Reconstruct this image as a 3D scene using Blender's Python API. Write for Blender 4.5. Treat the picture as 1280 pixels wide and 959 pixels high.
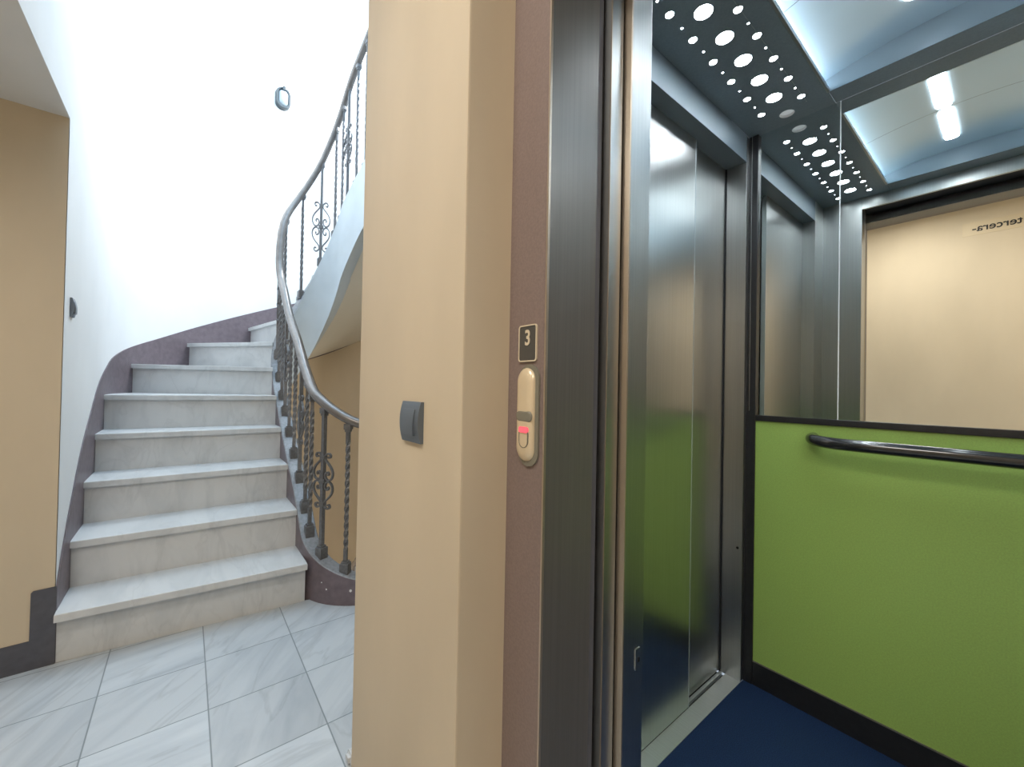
import bpy, bmesh, math, random
from mathutils import Vector, Matrix
random.seed(7)
PI = math.pi
scene = bpy.context.scene
for o in list(bpy.data.objects):
    bpy.data.objects.remove(o)
col = scene.collection

# ------------------------------------------------------------------ camera
# world: +X runs right along the lift wall, +Y runs into the lift, Z up; the camera stands at the origin
H = 1.10
YAW, PITCH, ROLL, F = 0.89637, 0.010752, 0.018762, 508.38
fw = Vector((-math.sin(YAW)*math.cos(PITCH), math.cos(YAW)*math.cos(PITCH), math.sin(PITCH)))
r0 = Vector((math.cos(YAW), math.sin(YAW), 0)); u0 = r0.cross(fw)
rt = r0*math.cos(ROLL) + u0*math.sin(ROLL)
up = u0*math.cos(ROLL) - r0*math.sin(ROLL)
cam = bpy.data.objects.new('camera', bpy.data.cameras.new('camera'))
col.objects.link(cam)
cam.matrix_world = Matrix(((rt.x, up.x, -fw.x, 0), (rt.y, up.y, -fw.y, 0), (rt.z, up.z, -fw.z, H), (0, 0, 0, 1)))
cam.data.sensor_width = 36; cam.data.lens = F/1280*36
cam.data.clip_start = 0.02
scene.camera = cam

# ------------------------------------------------------------------ light and exposure
vs = scene.view_settings
vs.view_transform = 'Standard'; vs.look = 'None'; vs.gamma = 1; vs.use_curve_mapping = False
vs.exposure = 0.0
w = bpy.data.worlds.new('world'); scene.world = w; w.use_nodes = True
w.node_tree.nodes['Background'].inputs[0].default_value = (0.75, 0.87, 1, 1)
w.node_tree.nodes['Background'].inputs[1].default_value = 0.6

def R(d): return math.radians(d)
def area(name, loc, direction, sx, sy, power, color):
    l = bpy.data.lights.new(name, 'AREA'); l.shape = 'RECTANGLE'; l.size = sx; l.size_y = sy
    l.energy = power; l.color = color
    o = bpy.data.objects.new(name, l); col.objects.link(o); o.location = loc
    o.rotation_euler = Vector(direction).to_track_quat('-Z', 'Y').to_euler()
    return o
area('skylight_daylight', (-2.75, 0.75, 6.0), (0, 0, -1), 2.9, 1.9, 108, (0.50, 0.75, 1.0))
area('stair_window_daylight', (-3.895, 1.751, 4.15), (-0.05, -1, -0.55), 0.72, 1.5, 120, (0.95, 0.98, 1.0)).data.spread = R(125)
area('landing_lamp_light', (-0.55, -0.55, 2.53), (0, 0, -1), 0.5, 0.5, 18, (1.0, 0.965, 0.92))

area('landing_lamp_light', (0.95, -0.5, 2.53), (0, 0, -1), 0.5, 0.5, 24, (1.0, 0.94, 0.87))  # second light, added to brighten the door reveal from the right
area('well_fill_light', (-1.5, 1.25, -1.3), (-1, -0.12, 0.35), 0.5, 0.5, 78, (1.0, 0.93, 0.82))  # added fill to brighten the well wall; no lamp stands here

# ------------------------------------------------------------------ materials
def mat(name, color, rough=0.5, metal=0.0, noise=None, bump=None, aniso=0.0, spec=0.5, emit=None, coat=0.0):
    m = bpy.data.materials.new(name); m.use_nodes = True
    nt = m.node_tree; b = nt.nodes['Principled BSDF']
    b.inputs['Base Color'].default_value = (*color, 1); b.inputs['Roughness'].default_value = rough
    b.inputs['Metallic'].default_value = metal; b.inputs['Specular IOR Level'].default_value = spec
    b.inputs['Anisotropic'].default_value = aniso; b.inputs['Coat Weight'].default_value = coat
    if emit:
        b.inputs['Emission Color'].default_value = (*emit[0], 1); b.inputs['Emission Strength'].default_value = emit[1]
    tc = nt.nodes.new('ShaderNodeTexCoord')
    geo = nt.nodes.new('ShaderNodeNewGeometry')
    if noise:                      # (scale xyz, amount, detail): small colour variation of the surface itself
        mp = nt.nodes.new('ShaderNodeMapping'); mp.inputs['Scale'].default_value = noise[0]
        nz = nt.nodes.new('ShaderNodeTexNoise'); nz.inputs['Scale'].default_value = 1; nz.inputs['Detail'].default_value = noise[2]
        nt.links.new(geo.outputs['Position'], mp.inputs[0]); nt.links.new(mp.outputs[0], nz.inputs['Vector'])
        mr = nt.nodes.new('ShaderNodeMapRange'); mr.inputs[1].default_value = 0.3; mr.inputs[2].default_value = 0.7
        mr.inputs[3].default_value = 1-noise[1]; mr.inputs[4].default_value = 1+noise[1]
        nt.links.new(nz.outputs[0], mr.inputs[0])
        mx = nt.nodes.new('ShaderNodeMix'); mx.data_type = 'RGBA'; mx.blend_type = 'MULTIPLY'; mx.inputs[0].default_value = 1
        mx.inputs[6].default_value = (*color, 1); nt.links.new(mr.outputs[0], mx.inputs[7])
        nt.links.new(mx.outputs[2], b.inputs['Base Color'])
    if bump:                       # (scale xyz, strength, distance)
        mp = nt.nodes.new('ShaderNodeMapping'); mp.inputs['Scale'].default_value = bump[0]
        nz = nt.nodes.new('ShaderNodeTexNoise'); nz.inputs['Scale'].default_value = 1; nz.inputs['Detail'].default_value = 4
        nt.links.new(geo.outputs['Position'], mp.inputs[0]); nt.links.new(mp.outputs[0], nz.inputs['Vector'])
        bp = nt.nodes.new('ShaderNodeBump'); bp.inputs['Strength'].default_value = bump[1]; bp.inputs['Distance'].default_value = bump[2]
        nt.links.new(nz.outputs[0], bp.inputs['Height']); nt.links.new(bp.outputs[0], b.inputs['Normal'])
    return m

def marble(name, light, dark, tiles=False, rough=0.3):
    m = bpy.data.materials.new(name); m.use_nodes = True
    nt = m.node_tree; b = nt.nodes['Principled BSDF']; N = nt.nodes.new; L = nt.links.new
    geo = N('ShaderNodeNewGeometry')
    vec = geo.outputs['Position']
    if tiles:
        add = N('ShaderNodeVectorMath'); add.operation = 'ADD'; add.inputs[1].default_value = (2.0+30, 0.22+30, 0)
        L(vec, add.inputs[0])
        sc = N('ShaderNodeVectorMath'); sc.operation = 'SCALE'; sc.inputs['Scale'].default_value = 1/0.3
        L(add.outputs[0], sc.inputs[0])
        fl = N('ShaderNodeVectorMath'); fl.operation = 'FLOOR'; L(sc.outputs[0], fl.inputs[0])
        fr = N('ShaderNodeVectorMath'); fr.operation = 'FRACTION'; L(sc.outputs[0], fr.inputs[0])
        wn = N('ShaderNodeTexWhiteNoise'); wn.noise_dimensions = '2D'; L(fl.outputs[0], wn.inputs['Vector'])
        ofs = N('ShaderNodeVectorMath'); ofs.operation = 'SCALE'; ofs.inputs['Scale'].default_value = 13; L(wn.outputs['Color'], ofs.inputs[0])
        rot = N('ShaderNodeVectorRotate'); rot.rotation_type = 'Z_AXIS'
        rm = N('ShaderNodeMath'); rm.operation = 'MULTIPLY'; rm.inputs[1].default_value = 1.6; L(wn.outputs['Value'], rm.inputs[0])
        L(vec, rot.inputs['Vector']); L(rm.outputs[0], rot.inputs['Angle'])
        a2 = N('ShaderNodeVectorMath'); a2.operation = 'ADD'; L(rot.outputs[0], a2.inputs[0]); L(ofs.outputs[0], a2.inputs[1])
        vec = a2.outputs[0]
    mp = N('ShaderNodeMapping'); mp.inputs['Rotation'].default_value = (0.5, 0.35, 0.6); mp.inputs['Scale'].default_value = (1.4, 6.5, 3.0)
    L(vec, mp.inputs[0])
    n1 = N('ShaderNodeTexNoise'); n1.inputs['Scale'].default_value = 1.6; n1.inputs['Detail'].default_value = 7; n1.inputs['Roughness'].default_value = 0.55
    n1.inputs['Distortion'].default_value = 0.7; L(mp.outputs[0], n1.inputs['Vector'])
    rp = N('ShaderNodeValToRGB'); e = rp.color_ramp.elements
    e[0].position = 0.28; e[0].color = (*dark, 1); e[1].position = 0.56; e[1].color = (*light, 1)
    L(n1.outputs[0], rp.inputs[0])
    # thin darker veins
    n2 = N('ShaderNodeTexNoise'); n2.inputs['Scale'].default_value = 0.9; n2.inputs['Detail'].default_value = 5; n2.inputs['Distortion'].default_value = 0.5
    L(mp.outputs[0], n2.inputs['Vector'])
    s1 = N('ShaderNodeMath'); s1.operation = 'SUBTRACT'; s1.inputs[1].default_value = 0.5; L(n2.outputs[0], s1.inputs[0])
    s2 = N('ShaderNodeMath'); s2.operation = 'ABSOLUTE'; L(s1.outputs[0], s2.inputs[0])
    vr = N('ShaderNodeMapRange'); vr.inputs[1].default_value = 0.0; vr.inputs[2].default_value = 0.022; vr.inputs[3].default_value = 0.88 if tiles else 0.93; vr.inputs[4].default_value = 1
    L(s2.outputs[0], vr.inputs[0])
    mx = N('ShaderNodeMix'); mx.data_type = 'RGBA'; mx.blend_type = 'MULTIPLY'; mx.inputs[0].default_value = 1
    L(rp.outputs[0], mx.inputs[6]); L(vr.outputs[0], mx.inputs[7])
    out = mx.outputs[2]
    if tiles:
        sep = N('ShaderNodeSeparateXYZ'); L(fr.outputs[0], sep.inputs[0])
        ds = []
        for k in range(2):
            c = N('ShaderNodeMath'); c.operation = 'SUBTRACT'; c.inputs[1].default_value = 0.5; L(sep.outputs[k], c.inputs[0])
            a = N('ShaderNodeMath'); a.operation = 'ABSOLUTE'; L(c.outputs[0], a.inputs[0]); ds.append(a)
        mxm = N('ShaderNodeMath'); mxm.operation = 'MAXIMUM'; L(ds[0].outputs[0], mxm.inputs[0]); L(ds[1].outputs[0], mxm.inputs[1])
        gr = N('ShaderNodeMapRange'); gr.inputs[1].default_value = 0.491; gr.inputs[2].default_value = 0.496; gr.inputs[3].default_value = 0; gr.inputs[4].default_value = 0.8
        L(mxm.outputs[0], gr.inputs[0])
        gx = N('ShaderNodeMix'); gx.data_type = 'RGBA'; gx.inputs[7].default_value = (0.13, 0.16, 0.17, 1)
        L(gr.outputs[0], gx.inputs[0])
        # each tile a touch lighter or darker
        tv = N('ShaderNodeMapRange'); tv.inputs[3].default_value = 0.86; tv.inputs[4].default_value = 1.06; L(wn.outputs['Value'], tv.inputs[0])
        tm = N('ShaderNodeMix'); tm.data_type = 'RGBA'; tm.blend_type = 'MULTIPLY'; tm.inputs[0].default_value = 1
        L(out, tm.inputs[6]); L(tv.outputs[0], tm.inputs[7]); L(tm.outputs[2], gx.inputs[6])
        out = gx.outputs[2]
    L(out, b.inputs['Base Color']); b.inputs['Roughness'].default_value = rough
    return m

M = {}
M['cream'] = mat('cream_plaster', (0.60, 0.50, 0.36), 0.75, noise=((3, 3, 1.2), 0.07, 5), bump=((14, 14, 9), 0.25, 0.004))
M['white'] = mat('white_plaster', (0.80, 0.81, 0.81), 0.85, noise=((3, 3, 2), 0.03, 4), bump=((20, 20, 20), 0.2, 0.003))
M['soffit'] = mat('soffit_plaster', (0.66, 0.62, 0.53), 0.85, noise=((3, 3, 2), 0.03, 4))
M['purple'] = mat('plum_grey_paint', (0.165, 0.132, 0.148), 0.45, noise=((30, 30, 30), 0.15, 3))
M['slate'] = mat('slate_grey_paint', (0.085, 0.085, 0.10), 0.5, noise=((40, 40, 40), 0.12, 3))
M['string_white'] = mat('pale_blue_white_paint', (0.53, 0.585, 0.62), 0.6, noise=((5, 5, 5), 0.05, 3))
M['curbtop'] = mat('pale_grey_paint', (0.24, 0.25, 0.265), 0.26, noise=((60, 60, 60), 0.16, 3))
M['marble_floor'] = marble('marble_tile', (0.54, 0.575, 0.60), (0.42, 0.46, 0.495), True, 0.28)
M['marble_step'] = marble('marble_step', (0.63, 0.635, 0.63), (0.53, 0.54, 0.54), False, 0.35)
M['iron'] = mat('grey_painted_iron', (0.155, 0.155, 0.16), 0.42, metal=0.3, noise=((80, 80, 80), 0.18, 3))
M['rail'] = mat('grey_brown_handrail', (0.19, 0.172, 0.16), 0.27, metal=0.3, noise=((30, 30, 30), 0.1, 3))
def steel(name, base, rough, sc=(260, 260, 2.5), aniso=0.4):
    return mat(name, base, rough, metal=1.0, noise=(sc, 0.05, 3), bump=(sc, 0.035, 0.0006), aniso=aniso)
M['steel'] = steel('brushed_steel', (0.50, 0.51, 0.50), 0.33, aniso=0.3)
M['steel_dark'] = mat('brushed_steel_dark', (0.19, 0.178, 0.165), 0.34, metal=0.5, noise=((260, 260, 2.5), 0.06, 3))
M['steel_lit_leaf'] = steel('brushed_steel_lit_leaf', (0.55, 0.56, 0.55), 0.29, aniso=0.3)  # lighter copy of brushed steel; the near leaf's reflection put into colour
M['steel_ceiling'] = mat('grey_ceiling_steel', (0.23, 0.29, 0.33), 0.45, metal=0.3, noise=((200, 200, 200), 0.06, 2))
M['vault'] = mat('satin_vault_steel', (0.64, 0.77, 0.85), 0.26, metal=0.6, noise=((3, 3, 3), 0.03, 3))
M['vault_end'] = mat('vault_end_plate', (0.15, 0.19, 0.22), 0.45, metal=0.2)
M['aluminium'] = mat('sill_aluminium', (0.60, 0.65, 0.66), 0.4, metal=0.7, noise=((3, 200, 3), 0.06, 2))
M['maroon'] = mat('maroon_brown_paint', (0.215, 0.162, 0.147), 0.42, noise=((220, 220, 220), 0.09, 2))
M['edge'] = mat('satin_metal_edge', (0.54, 0.46, 0.37), 0.32, metal=0.8)
M['black'] = mat('black_trim', (0.018, 0.019, 0.021), 0.4, noise=((60, 60, 60), 0.15, 2))
M['gloss_black'] = mat('gloss_black_rail', (0.02, 0.021, 0.023), 0.16, coat=0.5)
M['rubber'] = mat('navy_rubber_floor', (0.009, 0.028, 0.080), 0.8, spec=0.25, noise=((420, 420, 420), 0.5, 2), bump=((300, 300, 300), 0.4, 0.001))
M['green'] = mat('green_laminate', (0.37, 0.57, 0.135), 0.40, noise=((260, 260, 260), 0.08, 2))
M['mirror'] = mat('mirror_glass', (0.86, 0.90, 0.89), 0.0, metal=1.0)
M['mirror_edge'] = mat('glass_edge_glint', (0.90, 0.95, 0.97), 0.3)
M['lamp'] = mat('cabin_lamp', (1, 1, 1), 0.5, emit=((0.86, 0.94, 1.0), 92))
M['lamp_off'] = mat('unlit_lens', (0.62, 0.64, 0.62), 0.5, emit=((0.88, 0.95, 1.0), 0.25))
M['vault_glint'] = mat('vault_glint_glow', (1, 1, 1), 0.5, emit=((0.86, 0.94, 1.0), 14))
M['cove'] = mat('cove_tube', (1, 1, 1), 0.5, emit=((0.80, 0.91, 1.0), 30))
M['slot'] = mat('dark_slot_fill', (0.10, 0.10, 0.115), 0.5)
M['gap'] = mat('dark_gap', (0.012, 0.013, 0.016), 0.6)
M['switch'] = mat('graphite_switch', (0.125, 0.15, 0.18), 0.35, metal=0.3)
M['switch_side'] = mat('graphite_switch_side', (0.075, 0.085, 0.10), 0.4)
M['panel_cream'] = mat('champagne_panel', (0.72, 0.60, 0.42), 0.3, metal=0.25)
M['lens'] = mat('smoked_lens', (0.20, 0.19, 0.15), 0.2)
M['red'] = mat('red_indicator', (0.8, 0.09, 0.12), 0.4, emit=((1.0, 0.16, 0.22), 0.55))
M['plate'] = mat('number_plate_grey', (0.075, 0.072, 0.066), 0.4)
M['numeral'] = mat('number_plate_cream', (0.66, 0.57, 0.42), 0.45)
M['ink'] = mat('black_lettering', (0.012, 0.012, 0.012), 0.5)
M['label'] = mat('label_strip', (0.60, 0.49, 0.33), 0.5)
M['glass'] = mat('frosted_lamp_glass', (0.30, 0.36, 0.40), 0.25)
M['bulk'] = mat('bulkhead_grey', (0.03, 0.042, 0.048), 0.4)
M['warm_lamp'] = mat('warm_opal_glass', (0.9, 0.88, 0.8), 0.4, emit=((1, 0.9, 0.75), 3))

# ------------------------------------------------------------------ helpers
WL = {}
def tag(o, label=None, cat=None, group=None, kind=None):
    if label: o['label'] = label
    if cat: o['category'] = cat
    if group: o['group'] = group
    if kind: o['kind'] = kind
    return o
def thing(name, loc, label, cat, group=None):
    o = bpy.data.objects.new(name, None); col.objects.link(o); o.location = loc; o.empty_display_size = 0.1
    WL[o] = Vector(loc); return tag(o, label, cat, group)
def obj(name, bm, mats, parent=None, label=None, smooth=False, origin=None):
    """bm in world coordinates -> one mesh object (its origin at the parent's, or at `origin`)"""
    if not isinstance(mats, (list, tuple)): mats = [mats]
    base = WL.get(parent, Vector((0, 0, 0)))
    org = Vector(origin) if origin is not None else base
    for v in bm.verts: v.co -= org
    bmesh.ops.recalc_face_normals(bm, faces=bm.faces)
    if smooth:
        for f in bm.faces: f.smooth = True
        for e in bm.edges:
            if len(e.link_faces) == 2 and e.calc_face_angle(0) > 0.6: e.smooth = False
    me = bpy.data.meshes.new(name); bm.to_mesh(me); bm.free()
    for m in mats: me.materials.append(m)
    o = bpy.data.objects.new(name, me); col.objects.link(o)
    if parent: o.parent = parent
    o.location = org - base; WL[o] = org
    if label: o['label'] = label
    return o
def struct(name, bm, mats, **k):
    o = obj(name, bm, mats, **k); o['kind'] = 'structure'; return o
def box(bm, x0, x1, y0, y1, z0, z1, bevel=0, mi=0):
    vs_ = [bm.verts.new(p) for p in ((x0, y0, z0), (x1, y0, z0), (x1, y1, z0), (x0, y1, z0), (x0, y0, z1), (x1, y0, z1), (x1, y1, z1), (x0, y1, z1))]
    fs = [bm.faces.new([vs_[i] for i in q]) for q in ((3, 2, 1, 0), (4, 5, 6, 7), (0, 1, 5, 4), (1, 2, 6, 5), (2, 3, 7, 6), (3, 0, 4, 7))]
    for f in fs: f.material_index = mi
    if bevel:
        es = list({e for f in fs for e in f.edges})
        bmesh.ops.bevel(bm, geom=es, offset=bevel, segments=2, affect='EDGES', profile=0.7)
    return fs
def B(*a, **k):
    bm = bmesh.new(); box(bm, *a, **k); return bm
def prism(bm, poly, z0, z1, mi=0, bevel=0):
    """poly: list of (x, y) counter-clockwise or not; extruded between z0 and z1"""
    a = [bm.verts.new((x, y, z0)) for x, y in poly]; b = [bm.verts.new((x, y, z1)) for x, y in poly]
    n = len(poly); fs = [bm.faces.new(a[::-1]), bm.faces.new(b)]
    for i in range(n): fs.append(bm.faces.new((a[i], a[(i+1) % n], b[(i+1) % n], b[i])))
    for f in fs: f.material_index = mi
    if bevel:
        es = [e for e in fs[1].edges]
        bmesh.ops.bevel(bm, geom=es, offset=bevel, segments=2, affect='EDGES', profile=0.6)
def sweep(bm, pts, rad, n=12, cap=True, flat=1.0):
    pts = [Vector(p) for p in pts]; rings = []
    for i, p in enumerate(pts):
        t = (pts[min(i+1, len(pts)-1)] - pts[max(i-1, 0)]).normalized()
        a = Vector((0, 0, 1)).cross(t)
        a = a.normalized() if a.length > 1e-4 else Vector((1, 0, 0))
        b = t.cross(a)
        r = rad(i) if callable(rad) else rad
        rings.append([bm.verts.new(p + a*r*math.cos(2*PI*k/n) + b*r*flat*math.sin(2*PI*k/n)) for k in range(n)])
    for i in range(len(rings)-1):
        for k in range(n): bm.faces.new((rings[i][k], rings[i][(k+1) % n], rings[i+1][(k+1) % n], rings[i+1][k]))
    if cap: bm.faces.new(rings[0][::-1]); bm.faces.new(rings[-1])
def interp(x, xs, ys):
    if x <= xs[0]: return ys[0]
    for i in range(1, len(xs)):
        if x <= xs[i]:
            t = (x-xs[i-1])/(xs[i]-xs[i-1]); return ys[i-1]+t*(ys[i]-ys[i-1])
    return ys[-1]
def smooth_interp(xs, ys):
    """monotone cubic (Fritsch-Carlson) through the points"""
    n = len(xs); d = [(ys[i+1]-ys[i])/(xs[i+1]-xs[i]) for i in range(n-1)]
    m = [d[0]] + [(d[i-1]+d[i])/2 if d[i-1]*d[i] > 0 else 0 for i in range(1, n-1)] + [d[-1]]
    for i in range(n-1):
        if d[i] == 0: m[i] = m[i+1] = 0; continue
        a, b = m[i]/d[i], m[i+1]/d[i]; s = a*a+b*b
        if s > 9: t = 3/math.sqrt(s); m[i] = t*a*d[i]; m[i+1] = t*b*d[i]
    def f(x):
        if x <= xs[0]: return ys[0]+(x-xs[0])*m[0]
        if x >= xs[-1]: return ys[-1]+(x-xs[-1])*m[-1]
        i = max(k for k in range(n-1) if xs[k] <= x); h = xs[i+1]-xs[i]; t = (x-xs[i])/h
        return (2*t**3-3*t*t+1)*ys[i]+(t**3-2*t*t+t)*h*m[i]+(-2*t**3+3*t*t)*ys[i+1]+(t**3-t*t)*h*m[i+1]
    return f
def R(d): return math.radians(d)

# ------------------------------------------------------------------ stair geometry (plan curves)
RISE = 0.203; N_UP = 19; STOREY = RISE*N_UP
TC = (-3.5, 0.77)          # centre of the turn
LC = (-2.39, 0.86)         # centre of the landing end of the well
RC, LR, RO = 0.24, 0.33, 1.15
S_ST = 1.11; S_TURN = S_ST + RC*PI; RET = math.hypot(1.11, 0.18); S_END = S_TURN + RET
S_L180 = -LR*PI; S_LOW = S_L180 - RET
def well(s):
    """centre line of the kerb around the well; s = 0 where the first flight leaves the landing curve"""
    if s < S_LOW: return turn_pt(180 - math.degrees((S_LOW-s)/RC))
    if s < S_L180:
        t = (s-S_LOW)/RET; return Vector((-3.5+1.11*t, 1.01+0.18*t, 0))
    if s < 0:
        a = -s/LR; return Vector((LC[0]+LR*math.sin(a), LC[1]-LR*math.cos(a), 0))
    if s < S_ST: return Vector((-2.39-s, 0.53, 0))
    if s < S_TURN: return turn_pt(math.degrees((s-S_ST)/RC))
    t = (s-S_TURN)/RET; return Vector((-3.5+1.11*t, 1.01+0.18*t, 0))
def turn_pt(phi, r=RC): return Vector((TC[0]-r*math.sin(R(phi)), TC[1]-r*math.cos(R(phi)), 0))
def well_n(s):
    t = (well(s+0.004)-well(s-0.004)).normalized(); return Vector((-t.y, t.x, 0))*1.0   # left of travel = away from the well
def sphi(p): return S_ST+RC*R(p)
_low = S_LOW-RC*R(100)
z_curb = smooth_interp(
    [_low, S_LOW, S_L180, -LR*R(90), -0.288, -0.144, 0, 0.107, 0.266, 0.44, 0.608, 0.764, 0.899, S_ST, sphi(31), sphi(60), sphi(88), sphi(115), sphi(131), sphi(148), sphi(171), S_TURN+0.145, S_TURN+0.315, S_END],
    [-2.02, -1.27, -0.35, 0.07, 0.151, 0.215, 0.305, 0.40, 0.534, 0.65, 0.768, 0.895, 1.0, 1.22, 1.46, 1.665, 1.90, 2.135, 2.27, 2.41, 2.554, 2.70, 2.805, 3.40])
z_rail = smooth_interp(
    [_low, S_LOW, S_L180, -LR*R(90), -0.322, -0.207, -0.127, 0, 0.15, 0.39, 0.69, 0.90, S_ST, sphi(31), sphi(68), sphi(89), sphi(110), sphi(133), sphi(157), sphi(178), 2.01, 2.155, S_END],
    [-1.40, -0.62, 0.42, 0.86, 0.91, 0.966, 1.011, 1.075, 1.169, 1.353, 1.565, 1.76, 1.98, 2.34, 2.614, 2.78, 2.975, 3.225, 3.47, 3.62, 3.715, 3.83, 4.43])
z_low = smooth_interp(
    [_low, S_LOW, S_L180, -LR*R(120), 0, 0.3, S_ST, sphi(95), sphi(132), sphi(168), 2.05, 2.34, S_END],
    [-2.62, -1.90, -0.75, -0.30, -0.26, -0.02, 0.80, 1.321, 1.625, 1.91, 2.17, 2.40, 2.95])
# outer wall plan, arc length from the first riser
SO_ST = 1.165; SO_T = SO_ST+RO*PI
def outer(s, r=RO):
    if s < SO_ST: return Vector((-2.335-s, TC[1]-r, 0))
    if s < SO_T:
        p = (s-SO_ST)/RO; return Vector((TC[0]-r*math.sin(p), TC[1]-r*math.cos(p), 0))
    return Vector((-3.5+(s-SO_T), TC[1]+r, 0))
RIN = RC+0.04
SI_ST = 1.236; SI_T = SI_ST+RIN*PI
def inner(s):
    if s < SI_ST: return Vector((-2.264-s, 0.49, 0))
    if s < SI_T:
        p = (s-SI_ST)/RIN; return Vector((TC[0]-RIN*math.sin(p), TC[1]-RIN*math.cos(p), 0))
    return Vector((-3.5+(s-SI_T), 1.05+(s-SI_T)*0.162, 0))
so = [0, .223, .487, .76, 1.025] + [SO_ST+RO*R(p) for p in (21, 48.5, 74.7, 99, 119, 136, 151, 166)] + [SO_T+0.12]
si = [0, .248, .536, .791, .996, 1.186] + [SI_ST+RIN*R(p) for p in (26, 53, 79, 103, 126, 151)] + [SI_T+0.07, SI_T+0.37]
for k in range(6): so.append(SO_T+0.12+0.265*(k+1)); si.append(SI_T+0.37+0.27*(k+1))

# ------------------------------------------------------------------ room shell
YW = 0.392                                   # face of the lift wall
XL = -2.333                                  # wall on the left
YB = -1.25                                   # wall behind the camera
ZC = 2.125                                   # low ceiling on the left
ZT = 6.05
# floor with the bite of the stair well
arc = [(LC[0]+0.37*math.sin(R(a)), LC[1]-0.37*math.cos(R(a))) for a in range(20, 141, 10)]
poly = [(XL, YB), (2.0, YB), (2.0, YW+0.25), (-1.15, YW+0.25), (-1.15, 1.92), (-1.78, 1.92), (-1.78, 1.33), (-2.05, 1.25)] + arc[::-1] + [(-2.27, 0.49), (XL, -0.38)]
bm = bmesh.new(); prism(bm, poly, -0.22, 0.0); bmesh.ops.triangulate(bm, faces=[f for f in bm.faces if len(f.verts) > 4])
struct('floor', bm, M['marble_floor'])
struct('floor', B(-4.75, -1.0, -0.5, 2.1, -STOREY-0.2, -STOREY), M['marble_floor'])
# ceilings
struct('ceiling', B(XL, -1.5, YB, -0.382, ZC, ZC+0.15), M['white'])
struct('ceiling', B(-1.5, 2.1, YB-0.1, YW+0.3, 2.62, 2.75), M['white'])
# left wall and the wall above the low ceiling
struct('wall_left', B(XL-0.2, XL, YB, -0.382, -0.2, ZC), M['cream'])
struct('wall_back', B(XL-0.2, 2.1, YB-0.12, YB, -0.2, 2.7), M['cream'])
struct('wall_far_right', B(2.0, 2.12, YB, YW+0.3, -0.2, 2.7), M['cream'])
struct('wall_above_passage', B(XL-0.0, -1.2, -0.53, -0.38, ZC+0.001, ZT), M['white'])
struct('wall_upper_return', B(-1.5, -1.38, YB, -0.53, ZC+0.15, 2.62), M['cream'])
# curved stairwell wall: white above the stair line, cream below it
bm = bmesh.new()
ss = [0, 0.3, 0.6, 0.9, SO_ST]+[SO_ST+RO*R(a) for a in range(4, 181, 4)]+[SO_T+0.4, SO_T+0.8, SO_T+1.2, SO_T+1.7, SO_T+2.3]
def phi_of(s): return (s-SO_ST)/RO
def soff_z(s):
    if s < SO_ST: return z_low(s*S_ST/SO_ST)
    if s < SO_T: return z_low(S_ST+RC*(s-SO_ST)/RO)
    return z_low(min(S_END, S_TURN+(s-SO_T)))
for th, nrm in ((0, 1),):
    rows = []
    for s in ss:
        p = outer(s); q = outer(s, RO+0.15)
        zs = soff_z(s)+0.02
        rows.append([bm.verts.new((p.x, p.y, z)) for z in (-STOREY, zs, ZT)]+[bm.verts.new((q.x, q.y, z)) for z in (ZT, -STOREY)])
    for a, b in zip(rows, rows[1:]):
        for k, mi in ((0, 1), (1, 0), (2, 0), (3, 0)):
            f = bm.faces.new((a[k], b[k], b[k+1], a[k+1])); f.material_index = mi
struct('wall_stairwell', bm, [M['white'], M['cream']], smooth=True)
struct('wall_stairwell_right', B(-1.15, -1.0, YW+0.25, 2.07, -STOREY, 2.9), M['cream'])
# upper wall over the landing
struct('wall_stairwell_upper', B(-1.2, -1.05, -0.53, 2.07, 2.76, ZT), M['white'])
# window in the curved wall, above the upper flight and hidden behind the pillar
wc = Vector((TC[0]-(RO-0.02)*math.sin(R(158)), TC[1]-(RO-0.02)*math.cos(R(158)), 4.15)); wn_ = Vector((math.sin(R(158)), math.cos(R(158)), 0)); wt = Vector((0, 0, 1)).cross(wn_)
bm = bmesh.new()
for u0_, u1_, v0_, v1_ in ((-0.42, -0.36, -0.81, 0.81), (0.36, 0.42, -0.81, 0.81), (-0.03, 0.03, -0.75, 0.75), (-0.36, 0.36, -0.81, -0.75), (-0.36, 0.36, 0.75, 0.81)):
    fs = box(bm, u0_, u1_, -0.05, 0.05, v0_, v1_)
for v in bm.verts: v.co = wc+wt*v.co.x+wn_*v.co.y+Vector((0, 0, v.co.z))
struct('window_1', bm, M['white'])
bm = bmesh.new()
box(bm, -4.75, -4.2, -0.53, 2.07, ZT, ZT+0.12); box(bm, -1.3, -1.05, -0.53, 2.07, ZT, ZT+0.12)
box(bm, -4.2, -1.3, -0.53, -0.2, ZT, ZT+0.12); box(bm, -4.2, -1.3, 1.7, 2.07, ZT, ZT+0.12)
struct('ceiling', bm, M['white'])
# lift wall: face with the opening, cream reveals
XP, XO = -1.198, -0.635                      # left end of the pillar, edge of the opening
XR = 0.435
bm = bmesh.new()
box(bm, XP, XO, YW, YW+0.25, -0.2, 2.62, bevel=0.004)
struct('wall_pillar', bm, M['cream'])
struct('wall_right', B(XR, 2.0, YW, YW+0.25, -0.2, 2.62), M['cream'])
struct('wall_over_door', B(XO, XR, YW, YW+0.25, 2.13, 2.62), M['cream'])
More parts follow.
